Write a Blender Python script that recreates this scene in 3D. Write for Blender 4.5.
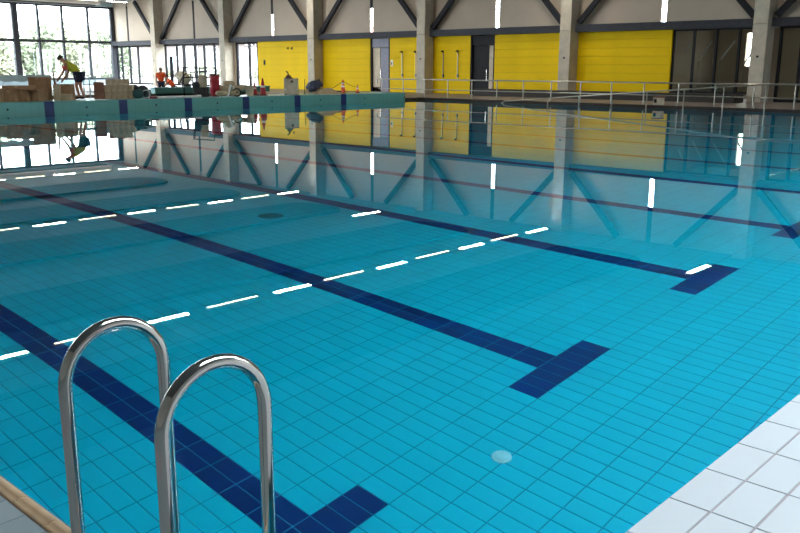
import bpy, bmesh, math, random
import numpy as np
from mathutils import Vector, Matrix
random.seed(7)
PI = math.pi
S = bpy.context.scene
for o in list(bpy.data.objects): bpy.data.objects.remove(o, do_unlink=True)
C = S.collection

# ------------------------------------------------------------------ camera
F_PX, YAW, PITCH, ROLL, H = 850.46, math.radians(42.587), math.radians(13.052), math.radians(0.2247), 1.345
_f = np.array([math.cos(YAW)*math.cos(PITCH), math.sin(YAW)*math.cos(PITCH), -math.sin(PITCH)])
_r = np.array([math.sin(YAW), -math.cos(YAW), 0.0]); _u = np.cross(_r, _f)
_r, _u = math.cos(ROLL)*_r + math.sin(ROLL)*_u, -math.sin(ROLL)*_r + math.cos(ROLL)*_u
cam_d = bpy.data.cameras.new('camera'); cam = bpy.data.objects.new('camera', cam_d); C.objects.link(cam)
cam_d.sensor_width = 36.0; cam_d.lens = 36.0*F_PX/800.0; cam_d.clip_start = 0.05; cam_d.clip_end = 500
mw = Matrix.Identity(4)
for i in range(3):
    mw[i][0] = _r[i]; mw[i][1] = _u[i]; mw[i][2] = -_f[i]
mw[2][3] = H
cam.matrix_world = mw
S.camera = cam

# ------------------------------------------------------------------ sky, exposure, render options
SKY = 19.0
W = bpy.data.worlds.new('overcast_sky'); S.world = W; W.use_nodes = True
bg = W.node_tree.nodes['Background']; bg.inputs[0].default_value = (0.82, 0.93, 1.0, 1); bg.inputs[1].default_value = SKY
S.view_settings.view_transform = 'Standard'; S.view_settings.look = 'None'
S.view_settings.gamma = 1.0; S.view_settings.use_curve_mapping = False
S.view_settings.exposure = 0.0
cy = S.cycles
cy.use_denoising = True
cy.max_bounces = 12; cy.diffuse_bounces = 5; cy.glossy_bounces = 6; cy.transmission_bounces = 8; cy.transparent_max_bounces = 16
cy.caustics_refractive = True; cy.caustics_reflective = True
cy.blur_glossy = 0.5; cy.sample_clamp_indirect = 12.0

def portal(name, loc, rot, sx, sy):
    """daylight enters through a window opening: a sampling portal for the sky"""
    l = bpy.data.lights.new(name, 'AREA'); l.shape = 'RECTANGLE'; l.size = sx; l.size_y = sy
    l.cycles.is_portal = True
    o = bpy.data.objects.new(name, l); C.objects.link(o); o.location = loc; o.rotation_euler = rot
    return o
XW, YW, ZC = 35.75, 63.5, 6.3          # back wall plane, left window wall plane, ceiling
XN, YN = -6.0, -9.0                      # the two walls behind the photographer
portal('daylight_left', (20.5, YW+.35, 3.2), (-PI/2, 0, 0), 30.5, 5.4)
portal('daylight_added_roof', (7.0, .075, ZC+.4), (0, 0, 0), 10.0, 2.35)  # sky through the first added rooflight
portal('daylight_added_roof', (22.0, -2.9, ZC+.4), (0, 0, 0), 20.0, 3.0)  # sky through the second added rooflight
portal('daylight_added_side_far', (XN-.35, 50.0, 3.25), (0, -PI/2, 0), 5.5, 24.0)  # sky through the added side window
portal('daylight_corner', (XW+.35, 56.0, 1.6), (0, PI/2, 0), 3.0, 14.6)

# ------------------------------------------------------------------ helpers
def ray(x, y): return _r*((x-400)/F_PX) - _u*((y-266.5)/F_PX) + _f
def at(x, y, Y=None, X=None, Z=None):
    """point of the place at a known distance (Y, X or Z plane)"""
    d = ray(x, y)
    t = Y/d[1] if Y is not None else X/d[0] if X is not None else (Z-H)/d[2]
    return Vector((d[0]*t, d[1]*t, H+d[2]*t))
def mpp(p): return float(np.dot(np.array(p)-np.array([0, 0, H]), _f))/F_PX     # metres that one pixel covers there

class MB:
    def __init__(s): s.v = []; s.f = []; s.sm = []; s.mi = []
    def add(s, vs, fs, smooth=False, mi=0, M=None):
        n = len(s.v)
        s.v += [tuple(M @ Vector(v)) if M else tuple(v) for v in vs]
        s.f += [tuple(n+i for i in f) for f in fs]; s.sm += [smooth]*len(fs); s.mi += [mi]*len(fs)
        return s
    def box(s, x0, x1, y0, y1, z0, z1, M=None, mi=0, b=0.0):
        if b <= 0:
            vs = [(x, y, z) for z in (z0, z1) for y in (y0, y1) for x in (x0, x1)]
            return s.add(vs, [(0,2,3,1), (4,5,7,6), (0,1,5,4), (2,6,7,3), (0,4,6,2), (1,3,7,5)], False, mi, M)
        bm = bmesh.new(); bmesh.ops.create_cube(bm, size=1)
        for v in bm.verts: v.co = Vector(((x0+x1)/2+v.co.x*(x1-x0), (y0+y1)/2+v.co.y*(y1-y0), (z0+z1)/2+v.co.z*(z1-z0)))
        bmesh.ops.bevel(bm, geom=bm.edges[:], offset=b, segments=2, profile=.5, affect='EDGES')
        return s.bm(bm, M, False, mi)
    def bm(s, bm, M=None, smooth=True, mi=0):
        bm.verts.index_update()
        s.add([v.co[:] for v in bm.verts], [[v.index for v in f.verts] for f in bm.faces], smooth, mi, M); bm.free(); return s
    def tube(s, pts, r, n=12, cap=True, M=None, mi=0, smooth=True):
        pts = [Vector(p) for p in pts]; k = len(pts); rs = r if isinstance(r, (list, tuple)) else [r]*k
        vs, fs = [], []; t0 = (pts[1]-pts[0]).normalized()
        a = t0.orthogonal().normalized()
        for i, p in enumerate(pts):
            t = (pts[min(i+1, k-1)]-pts[max(i-1, 0)]).normalized()
            a = (a - t*a.dot(t)).normalized(); b = t.cross(a)
            for j in range(n):
                q = 2*PI*j/n; vs.append(p + (a*math.cos(q)+b*math.sin(q))*rs[i])
        for i in range(k-1):
            for j in range(n): fs.append((i*n+j, i*n+(j+1)%n, (i+1)*n+(j+1)%n, (i+1)*n+j))
        s.add(vs, fs, smooth, mi, M)
        if cap: s.add(vs[:n], [tuple(range(n))[::-1]], False, mi, M); s.add(vs[-n:], [tuple(range(n))], False, mi, M)
        return s
    def lathe(s, prof, n=20, M=None, mi=0, smooth=True):
        vs, fs = [], []; k = len(prof)
        for r, z in prof:
            for j in range(n): q = 2*PI*j/n; vs.append((r*math.cos(q), r*math.sin(q), z))
        for i in range(k-1):
            for j in range(n): fs.append((i*n+j, i*n+(j+1)%n, (i+1)*n+(j+1)%n, (i+1)*n+j))
        s.add(vs, fs, smooth, mi, M)
        for e, rev in ((0, True), (k-1, False)):
            if prof[e][0] > 1e-4:
                ix = list(range(n)); s.add(vs[e*n:(e+1)*n], [tuple(ix[::-1] if rev else ix)], False, mi, M)
        return s
    def blob(s, c, r, sub=2, rough=.12, sq=1.0, seed=0, M=None, mi=0):
        bm = bmesh.new(); bmesh.ops.create_icosphere(bm, subdivisions=sub, radius=1); rn = random.Random(seed)
        ph = [rn.uniform(0, 6) for _ in range(6)]
        for v in bm.verts:
            n = v.co.normalized()
            w = 1+rough*(math.sin(3*n.x+ph[0])*math.sin(3.3*n.y+ph[1])+.6*math.sin(6*n.z+ph[2])*math.sin(5*n.x+ph[3])+.4*math.sin(9*n.y+ph[4]))
            q = Vector([math.copysign(abs(x)**sq, x) for x in n])
            v.co = Vector((c[0]+q.x*r[0]*w, c[1]+q.y*r[1]*w, c[2]+q.z*r[2]*w))
        return s.bm(bm, M, True, mi)
    def mesh(s, name, mats):
        me = bpy.data.meshes.new(name); me.from_pydata(s.v, [], s.f)
        for m in (mats if isinstance(mats, (list, tuple)) else [mats]): me.materials.append(m)
        me.polygons.foreach_set('use_smooth', s.sm); me.polygons.foreach_set('material_index', s.mi); me.update(); return me
    def build(s, name, mats, parent=None, loc=None):
        o = bpy.data.objects.new(name, s.mesh(name, mats)); C.objects.link(o)
        if loc is not None: o.location = loc
        if parent: o.parent = parent
        return o
def tag(o, label=None, cat=None, group=None, kind=None):
    if label: o['label'] = label
    if cat: o['category'] = cat
    if group: o['group'] = group
    if kind: o['kind'] = kind
    return o
def thing(name, label, cat, loc=(0,0,0), rz=0, group=None):
    o = bpy.data.objects.new(name, None); C.objects.link(o); o.location = loc; o.rotation_euler.z = rz; o.empty_display_size = .1
    return tag(o, label, cat, group)
def struct(name, mb, m): return tag(mb.build(name, m), kind='structure')
def inst(me, name, parent, loc=(0,0,0), rz=0):
    o = bpy.data.objects.new(name, me); C.objects.link(o); o.parent = parent; o.location = loc; o.rotation_euler.z = rz; return o
def copy_tree(o, parent=None):
    c = o.copy(); C.objects.link(c); c.parent = parent
    for ch in list(o.children): copy_tree(ch, c)
    return c
def RZ(a): return Matrix.Rotation(a, 4, 'Z')
def TR(x, y, z): return Matrix.Translation((x, y, z))
FACE = YAW - PI/2            # rotation that turns a thing's local -Y towards the photographer

# ------------------------------------------------------------------ materials
def mat(name, col, rough=.6, metal=0.0, var=.12, scale=6.0, bump=0.0, spec=.5):
    m = bpy.data.materials.new(name); m.use_nodes = True; nt = m.node_tree; N = nt.nodes; L = nt.links
    p = N['Principled BSDF']; p.inputs['Roughness'].default_value = rough; p.inputs['Metallic'].default_value = metal
    p.inputs['Specular IOR Level'].default_value = spec
    tc = N.new('ShaderNodeTexCoord'); no = N.new('ShaderNodeTexNoise'); no.inputs['Scale'].default_value = scale; no.inputs['Detail'].default_value = 4
    L.new(tc.outputs['Object'], no.inputs['Vector'])
    mr = N.new('ShaderNodeMapRange'); mr.inputs['From Min'].default_value = .3; mr.inputs['From Max'].default_value = .7
    mr.inputs['To Min'].default_value = 1-var; mr.inputs['To Max'].default_value = 1+var; L.new(no.outputs['Fac'], mr.inputs['Value'])
    vm = N.new('ShaderNodeVectorMath'); vm.operation = 'SCALE'; vm.inputs[0].default_value = col; L.new(mr.outputs['Result'], vm.inputs['Scale'])
    L.new(vm.outputs['Vector'], p.inputs['Base Color'])
    if bump > 0:
        b = N.new('ShaderNodeBump'); b.inputs['Strength'].default_value = bump; b.inputs['Distance'].default_value = .02
        L.new(no.outputs['Fac'], b.inputs['Height']); L.new(b.outputs['Normal'], p.inputs['Normal'])
    return m
def tile_mat(name, col, rough=.35, var=.035):
    """each tile a slightly different shade"""
    m = bpy.data.materials.new(name); m.use_nodes = True; nt = m.node_tree; N = nt.nodes; L = nt.links
    p = N['Principled BSDF']; p.inputs['Roughness'].default_value = rough
    g = N.new('ShaderNodeNewGeometry'); mr = N.new('ShaderNodeMapRange'); mr.inputs['To Min'].default_value = 1-var; mr.inputs['To Max'].default_value = 1+var
    L.new(g.outputs['Random Per Island'], mr.inputs['Value'])
    vm = N.new('ShaderNodeVectorMath'); vm.operation = 'SCALE'; vm.inputs[0].default_value = col; L.new(mr.outputs['Result'], vm.inputs['Scale'])
    L.new(vm.outputs['Vector'], p.inputs['Base Color']); return m
def grid_mat(name, col, grout, px, py, rough=.4, joint=.05, off=(0, 0, 0)):
    m = mat(name, col, rough, var=.06, scale=1.5); nt = m.node_tree; N = nt.nodes; L = nt.links; p = N['Principled BSDF']
    src = p.inputs['Base Color'].links[0].from_socket
    br = N.new('ShaderNodeTexBrick'); br.offset = 0; br.inputs['Scale'].default_value = 1; br.inputs['Brick Width'].default_value = px; br.inputs['Row Height'].default_value = py
    br.inputs['Mortar Size'].default_value = joint*min(px, py); br.inputs['Mortar'].default_value = (*grout, 1)
    tc = N.new('ShaderNodeTexCoord'); mp = N.new('ShaderNodeMapping'); mp.inputs['Location'].default_value = off; L.new(tc.outputs['Object'], mp.inputs['Vector']); L.new(mp.outputs['Vector'], br.inputs['Vector']); L.new(src, br.inputs['Color1']); L.new(src, br.inputs['Color2'])
    L.new(br.outputs['Color'], p.inputs['Base Color']); return m
def glow(name, col, strength):
    m = bpy.data.materials.new(name); m.use_nodes = True; p = m.node_tree.nodes['Principled BSDF']
    p.inputs['Base Color'].default_value = (.8,.8,.8,1); p.inputs['Emission Color'].default_value = (*col, 1); p.inputs['Emission Strength'].default_value = strength; return m
def glass_mat(name, tint=(1,1,1), ior=1.45):
    m = bpy.data.materials.new(name); m.use_nodes = True; nt = m.node_tree; N = nt.nodes; L = nt.links
    for n in list(N):
        if n.type != 'OUTPUT_MATERIAL': N.remove(n)
    out = [n for n in N if n.type == 'OUTPUT_MATERIAL'][0]
    lw = N.new('ShaderNodeLayerWeight'); lw.inputs['Blend'].default_value = .5
    pw = N.new('ShaderNodeMath'); pw.operation = 'POWER'; pw.inputs[1].default_value = 5.0; L.new(lw.outputs['Facing'], pw.inputs[0])
    fr = N.new('ShaderNodeMath'); fr.operation = 'MULTIPLY_ADD'; fr.inputs[1].default_value = .96; fr.inputs[2].default_value = .035; L.new(pw.outputs[0], fr.inputs[0])
    t = N.new('ShaderNodeBsdfTransparent'); t.inputs[0].default_value = (*tint, 1); g = N.new('ShaderNodeBsdfGlossy'); g.inputs['Roughness'].default_value = .02
    mx = N.new('ShaderNodeMixShader'); L.new(fr.outputs[0], mx.inputs[0]); L.new(t.outputs[0], mx.inputs[1]); L.new(g.outputs[0], mx.inputs[2]); L.new(mx.outputs[0], out.inputs[0]); return m
def water_mat():
    m = bpy.data.materials.new('pool_water'); m.use_nodes = True; nt = m.node_tree; N = nt.nodes; L = nt.links
    for n in list(N):
        if n.type != 'OUTPUT_MATERIAL': N.remove(n)
    out = [n for n in N if n.type == 'OUTPUT_MATERIAL'][0]
    fr = N.new('ShaderNodeFresnel'); fr.inputs['IOR'].default_value = 1.333
    t = N.new('ShaderNodeBsdfRefraction'); t.inputs['IOR'].default_value = 1.333; t.inputs['Roughness'].default_value = 0; t.inputs['Color'].default_value = WATER_TINT
    g = N.new('ShaderNodeBsdfGlossy'); g.inputs['Roughness'].default_value = 0; g.inputs['Color'].default_value = (1,1,1,1)
    mx = N.new('ShaderNodeMixShader'); L.new(fr.outputs[0], mx.inputs[0]); L.new(t.outputs[0], mx.inputs[1]); L.new(g.outputs[0], mx.inputs[2]); L.new(mx.outputs[0], out.inputs[0]); return m
WATER_TINT = (.80, .97, 1.0, 1)
M = dict(
 tile=tile_mat('cyan_pool_tile', (.0,.60,.755)), navy=tile_mat('navy_lane_tile', (.001,.028,.19), var=.15), grout=mat('teal_grout', (.0,.26,.42), .8),
 poolwall=grid_mat('pool_wall_tile', (.05,.5,.66), (.02,.3,.4), .246, .1215),
 bulk=grid_mat('turquoise_tile', (.11,.35,.34), (.08,.28,.28), .25, .125, .3), navywall=mat('navy_wall_tile', (.01,.03,.14), .3),
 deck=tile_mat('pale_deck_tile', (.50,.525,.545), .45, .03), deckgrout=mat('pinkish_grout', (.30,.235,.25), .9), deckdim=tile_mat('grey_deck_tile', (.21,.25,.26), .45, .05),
 deckfar=grid_mat('deck_tile_field', (.22,.175,.14), (.15,.12,.10), .26, .13, .5), coping=mat('beige_coping', (.40,.26,.15), .55, var=.18, scale=14),
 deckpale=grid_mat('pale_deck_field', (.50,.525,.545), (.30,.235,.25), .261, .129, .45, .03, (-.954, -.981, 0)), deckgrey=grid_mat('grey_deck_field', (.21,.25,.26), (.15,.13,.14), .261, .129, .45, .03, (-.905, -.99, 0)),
 concrete=mat('concrete', (.47,.42,.335), .75, var=.14, scale=2.5, bump=.1), steel=mat('blue_grey_steel', (.042,.045,.055), .55, spec=.15), steeld=mat('dark_steel', (.016,.016,.02), .6, spec=.15),
 panel=mat('beige_wall_panel', (.47,.39,.31), .8, var=.06, scale=.8), yellow=mat('yellow_board', (.82,.55,.002), .6, var=.05, scale=1.0, spec=.12),
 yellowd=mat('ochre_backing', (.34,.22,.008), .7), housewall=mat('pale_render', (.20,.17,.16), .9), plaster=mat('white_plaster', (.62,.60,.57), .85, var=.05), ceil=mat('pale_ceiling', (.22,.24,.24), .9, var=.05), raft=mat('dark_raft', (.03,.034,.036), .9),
 chrome=mat('polished_stainless', (.56,.52,.48), .10, 1.0, var=.03), rail=mat('satin_stainless', (.36,.34,.29), .34, 1.0, var=.05),
 glass=glass_mat('window_glass'), dglass=glass_mat('tinted_glass', (.82,.82,.76)), lamp=glow('lamp_diffuser', (1,.97,.92), 40), lampw=glow('warm_lamp_diffuser', (1,.86,.58), 12),
 lampbody=mat('lamp_housing', (.6,.6,.58), .5), dark=mat('black_rubber', (.02,.02,.022), .7), bench=mat('dark_brown_plinth', (.03,.024,.018), .7),
 doorv=mat('lavender_grey_door', (.22,.22,.29), .5), doord=mat('charcoal_door', (.02,.021,.024), .6, spec=.15), cream=mat('cream_jamb', (.62,.52,.38), .6),
 white=mat('white_paint', (.75,.76,.76), .5), ply=mat('cardboard', (.33,.20,.11), .85, var=.15), tape=mat('parcel_tape', (.45,.32,.18), .4), stone=mat('beige_stone', (.47,.39,.28), .85, var=.2),
 brick=mat('red_brown_brick', (.26,.12,.08), .85), bag=mat('black_sack', (.018,.022,.03), .6, bump=.4), tealbag=mat('teal_sack', (.02,.09,.10), .6, bump=.3), cement=mat('cement_sack', (.45,.38,.26), .85, bump=.3),
 red=mat('red_plastic', (.36,.014,.028), .45), orange=mat('orange_plastic', (.85,.12,.03), .5), bluebag=mat('navy_tarpaulin', (.03,.04,.08), .6, bump=.4), sand=mat('sand', (.42,.33,.20), .95, bump=.5),
 drum=mat('cream_drum', (.56,.50,.38), .5), lblue=mat('pale_blue_paint', (.40,.55,.62), .5), wood=mat('weathered_wood', (.20,.12,.07), .8), knob=mat('brown_knob', (.12,.06,.04), .6),
 skin=mat('skin', (.42,.20,.13), .6, var=.05), navycloth=mat('navy_cloth', (.018,.024,.06), .85), hiviz=mat('hi_vis_yellow', (.46,.50,.03), .8), redcloth=mat('red_cloth', (.62,.05,.04), .8), orangecloth=mat('orange_cloth', (.90,.10,.02), .8), hair=mat('dark_hair', (.03,.02,.018), .8),
 greycap=mat('grey_cap', (.18,.18,.17), .8), leaf=mat('foliage', (.20,.235,.15), .8, var=.4, scale=3), leaf2=mat('pale_foliage', (.30,.32,.22), .8, var=.4, scale=3), bark=mat('bark', (.12,.09,.07), .9), yard=mat('gravel_yard', (.24,.23,.215), .95), inlet=mat('pale_inlet', (.55,.95,.98), .4), drain=mat('dark_drain', (.0,.22,.26), .5),
)
M['water'] = water_mat()

# ------------------------------------------------------------------ the pool
PX0, PX1, PY0, PY1, PD = .962, 29.6, .981, 26.06, 2.10       # inner faces of the basin, depth
TX, TY = .1215, .246                                           # tile pitch
LX0, LDX, NL = 2.64, 2.43, 10                                  # lane lines
b = MB(); b.box(PX0-.2, PX1+.2, PY0-.2, PY1+.2, -PD-.25, -PD-.004)
pool_floor = struct('pool_floor', b, M['grout'])
nx0 = math.floor((PX0-LX0)/TX)+1; nx1 = math.floor((PX1-LX0)/TX)
Yt = 2.95                                                      # near edge of the T bars
ny0 = math.floor((PY0-Yt)/TY)+1; ny1 = math.floor((PY1-Yt)/TY)
def is_navy(i, j):
    k = round((i+.5)/20.0); r = i-20*k
    if k < 0 or k >= NL: return False
    if j == 0: return -4 <= r <= 3
    return j > 0 and j <= 87 and -1 <= r <= 0
def refract_px(P):
    """where a point under the water shows (only used to pick the tiles that show largest)"""
    R = math.hypot(P[0], P[1]); lo, hi = 0.0, R
    for _ in range(40):
        mid = (lo+hi)/2; s1 = mid/math.hypot(mid, H); s2 = (R-mid)/math.hypot(R-mid, -P[2])
        if s1 > 1.333*s2: hi = mid
        else: lo = mid
    q = np.array([P[0]*lo/R, P[1]*lo/R, -H]); z = q@_f
    return 400+F_PX*(q@_r)/z, 266.5-F_PX*(q@_u)/z
cells = [(i, j) for i in range(nx0, nx1) for j in range(ny0, ny1)]
near = []
for i, j in cells:
    x, y = LX0+(i+.5)*TX, Yt+(j+.5)*TY
    if x*x+y*y > 30: continue
    u, v = refract_px((x, y, -PD))
    if 0 < u < 800 and 0 < v < 533: near.append((x*x+y*y, i, j))
near.sort(); single = set((i, j) for _, i, j in near[:300])
G = .003
def tile_verts(x0, x1, y0, y1, z, e=.003, h=.004):
    return [(x0,y0,z-h), (x1,y0,z-h), (x1,y1,z-h), (x0,y1,z-h), (x0+e,y0+e,z), (x1-e,y0+e,z), (x1-e,y1-e,z), (x0+e,y1-e,z)]
TF = [(4,5,6,7), (0,1,5,4), (1,2,6,5), (2,3,7,6), (3,0,4,7)]
tb = MB(); tb.add(tile_verts(-TX/2+G, TX/2-G, -TY/2+G, TY/2-G, 0), TF); me_t = tb.mesh('tile', M['tile'])
tb = MB(); tb.add(tile_verts(-TX/2+G, TX/2-G, -TY/2+G, TY/2-G, 0), TF); me_n = tb.mesh('lane_tile', M['navy'])
fld, lan = MB(), MB()
for i, j in cells:
    x, y = LX0+(i+.5)*TX, Yt+(j+.5)*TY; nv = is_navy(i, j)
    if (i, j) in single: inst(me_n if nv else me_t, 'lane_tile' if nv else 'tile', pool_floor, (x, y, -PD))
    else: (lan if nv else fld).add(tile_verts(x-TX/2+G, x+TX/2-G, y-TY/2+G, y+TY/2-G, -PD), TF)
tag(fld.build('tile_field', M['tile'], pool_floor), kind='stuff'); tag(lan.build('lane_tile_field', M['navy'], pool_floor), kind='stuff')
for nm, a in (('pool_wall_front', (PX0-.2, PX0, PY0-.2, PY1+.2, -PD-.3, .094)), ('pool_wall_right', (PX0, PX1, PY0-.2, PY0, -PD-.3, .094)), ('pool_wall_back', (PX1, PX1+.2, PY0-.2, 28.5, -PD-.3, .094))):
    struct(nm, MB().box(*a), M['poolwall'])
struct('pool_wall_left', MB().box(28.66, PX1, PY1+.005, PY1+.2, -PD-.3, .092), M['bench'])
wt = MB().add([(PX0+.001, PY0+.001, 0), (PX1-.001, PY0+.001, 0), (PX1-.001, PY1-.001, 0), (PX0+.001, PY1-.001, 0)], [(0,1,2,3)], True).build('pool_water', M['water'])
tag(wt, 'clear still turquoise water filling the swimming pool', 'water', kind='stuff')
# round inlets on the pool floor
for (x, y, r, mm, lb) in ((3.89, 2.74, .05, 'inlet', 'pale round inlet cap on pool floor between the nearest T marks'), (6.43, 8.04, .125, 'drain', 'dark round drain on pool floor beside the third lane line')):
    t = thing('floor_inlet' if mm == 'inlet' else 'floor_drain', lb, 'inlet' if mm == 'inlet' else 'drain', (x, y, -PD))
    MB().lathe([(r*1.25, 0), (r*1.2, .008), (r*1.02, .010)], 28).build('rim', M[mm], t)
    MB().lathe([(r, .004), (r*.9, .016), (r*.3, .02), (.001, .02)], 28).build('cap', M[mm], t)

# ------------------------------------------------------------------ floor round the pool
ZD = .10
def height_grid(xs, ys, lev):
    b = MB(); Z = {}
    for i in range(len(xs)-1):
        for j in range(len(ys)-1):
            z = lev((xs[i]+xs[i+1])/2, (ys[j]+ys[j+1])/2); Z[i, j] = z
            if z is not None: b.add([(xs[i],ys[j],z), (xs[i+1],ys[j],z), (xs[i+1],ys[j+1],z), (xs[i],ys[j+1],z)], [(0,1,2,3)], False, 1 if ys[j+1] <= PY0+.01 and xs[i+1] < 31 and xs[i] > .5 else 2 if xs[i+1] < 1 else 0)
    for (i, j), z in Z.items():
        for di, dj in ((1, 0), (0, 1)):
            z2 = Z.get((i+di, j+dj), 0)
            if (i+di, j+dj) not in Z or z == z2 or z is None or z2 is None: continue
            if di: x = xs[i+1]; b.add([(x,ys[j],z), (x,ys[j+1],z), (x,ys[j+1],z2), (x,ys[j],z2)], [(0,1,2,3)])
            else: y = ys[j+1]; b.add([(xs[i],y,z), (xs[i+1],y,z), (xs[i+1],y,z2), (xs[i],y,z2)], [(0,1,2,3)])
    return b
def level(x, y):
    if 28.65 < x < PX1 and PY1 < y < 28.3: return ZD-.005
    if PX0 < x < PX1 and PY0 < y < 28.3: return None
    if 2 < x < PX1 and 28.3 < y < 39: return -.6
    if 24 < x < 31.4 and 39.4 < y < 46: return -.3
    return ZD-.005
fl = height_grid([XN, PX0, 2, 24, 28.65, PX1, 31.4, XW+5], [YN, PY0, PY1, 28.3, 39, 39.4, 46, YW+.3], level)
floor = struct('floor', fl, [M['deckfar'], M['deckpale'], M['deckgrey']])
# deck tiles near the photographer, each laid singly
DX, DY = .261, .129
db = MB(); db.add(tile_verts(-DX/2+.002, DX/2-.002, -DY/2+.002, DY/2-.002, 0, .002, .005), TF); me_d = db.mesh('deck_tile', M['deck'])
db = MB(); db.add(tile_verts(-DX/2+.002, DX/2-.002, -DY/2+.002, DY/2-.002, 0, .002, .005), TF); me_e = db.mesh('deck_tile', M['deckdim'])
gb = MB(); gb.box(.9, 4.9, PY0-.129*9, PY0, .02, ZD-.0045); gb.box(.0, .905, .981, 3.2, .02, ZD-.0045)
gb.build('grout_bed', M['deckgrout'], floor)
for i in range(15):
    for j in range(9): inst(me_d, 'deck_tile', floor, (2.52-.261*6+.261*(i+.5), PY0-.129*(j+.5), ZD))
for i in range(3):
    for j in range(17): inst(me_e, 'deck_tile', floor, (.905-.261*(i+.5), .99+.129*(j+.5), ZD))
# ribbed beige nosing along the ladder side
trim = struct('trim_1', MB().box(PX0-.06, PX0-.004, PY0, PY1, .02, ZD-.012), M['deckgrout'])
cb = MB(); prof = [(-.056, -.02), (-.056, .004), (-.048, .010), (-.040, .006), (-.034, .012), (-.024, .013), (-.016, .010), (-.006, .004), (0, -.010), (0, -.06)]
n = len(prof); hw = .0985
cb.add([(p[0], s*hw, p[1]) for s in (-1, 1) for p in prof], [(i, i+1, n+i+1, n+i) for i in range(n-1)], True); cb.add([(p[0], hw, p[1]) for p in prof], [tuple(range(n))]); cb.add([(p[0], -hw, p[1]) for p in prof], [tuple(range(n))[::-1]])
me_c = cb.mesh('coping_tile', M['coping'])
for k in range(40): inst(me_c, 'coping_tile', trim, (PX0, PY0+.1+.2*k, ZD-.006))
tag(MB().box(PX0-.056, PX0, PY0+8.0, PY1, .04, ZD).build('coping_run', M['coping'], trim))

struct('trim_2', MB().box(PX1-.03, PX1+.12, PY0, PY1+.1, -.02, ZD+.004), M['bench'])
# ------------------------------------------------------------------ bulkhead at the far end of the lanes
bk = thing('bulkhead', 'long turquoise tiled bulkhead with navy stripes at the far pool end', 'bulkhead', (0, 0, 0))
MB().box(PX0-.02, PX1-.95, PY1, 28.3, -PD, .33, b=.02).build('body', M['bulk'], bk)
sb = MB().box(-.15, .15, -.004, .02, -PD, .334); sb.box(-.15, .15, -.004, 2.24, .325, .334); me_s = sb.mesh('stripe', M['navywall'])
for k in range(10): inst(me_s, 'stripe', bk, (2.27+2.51*k, PY1, 0))
ib = MB().lathe([(.03, 0), (.03, .008), (.02, .01), (.001, .01)], 14, M=Matrix.Rotation(PI/2, 4, 'X')); me_i = ib.mesh('inlet', M['steeld'])
for k in range(11): inst(me_i, 'inlet', bk, (3.5+2.51*k, PY1, .13))
lw = thing('low_pool_wall', 'low turquoise wall in front of the two workers in orange', 'wall')
MB().box(24, 31.4, 39, 39.4, -.6, .36, b=.01).build('body', M['bulk'], lw); MB().box(23.95, 31.45, 38.97, 39.43, .36, .40, b=.01).build('cap', M['bulk'], lw)

# ------------------------------------------------------------------ building shell
COLS = [56.78, 48.38, 39.5, 30.75, 21.9, 13.05, 4.25]          # column lines along the back wall
ZB0, ZB1 = 3.05, 3.37                                           # bottom chord of the wall trusses
wall_back = struct('wall_back', MB().box(XW+.02, XW+.22, YN, YW, ZC-.35, ZC), M['plaster'])
def vbox(x0, x1, y0, y1, z0, z1): return MB().box(x0, x1, y0, y1, z0, z1)
# upper panels: two to a bay, split by a slit window (dark strip above it)
edges = [YW] + COLS + [YN]
for a, c in zip(edges[:-1], edges[1:]):
    hi, lo = a, c; mid = (a+c)/2 if a != YW else 61.4
    if c == YN: mid = -2.5
    slit = 15 < mid < 46
    for y0, y1 in ((lo, mid-.12), (mid+.12, hi)):
        vbox(XW, XW+.05, y0, y1, ZB0, ZC).build('upper_panel', M['panel'], wall_back)
    if slit:
        vbox(XW+.01, XW+.05, mid-.12, mid+.12, 4.7, ZC).build('dark_strip', M['steeld'], wall_back)
        vbox(XW+.03, XW+.035, mid-.12, mid+.12, 3.36, 4.7).build('slit_pane', M['glass'], wall_back)
        for k in range(3): vbox(XW+.02, XW+.045, mid-.12, mid+.12, 3.68+.3*k, 3.70+.3*k).build('glazing_bar', M['wood'], wall_back)
        vbox(XW, XW+.2, mid-.12, mid+.12, ZB0, 3.36).build('upper_panel', M['panel'], wall_back)
    else: vbox(XW+.02, XW+.2, mid-.12, mid+.12, ZB0, ZC).build('dark_strip', M['steeld'], wall_back)
# yellow boarding: every board a piece of its own
def boards(y0, y1, z0=ZD, z1=ZB0+.02, n=8):
    vbox(XW+.04, XW+.2, y0, y1, z0, z1).build('backing', M['yellowd'], wall_back)
    h = (z1-z0)/n
    me = MB().box(-.05, .06, y0, y1, .003, h-.003, b=.004).mesh('yellow_board', M['yellow'])
    for k in range(n): inst(me, 'yellow_board', wall_back, (XW, 0, z0+h*k))
for y0, y1 in ((40.0, 45.45), (35.2, 39.3), (31.2, 33.65), (27.95, 30.6), (22.2, 26.4), (17.0, 21.65)): boards(y0, y1)
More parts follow.
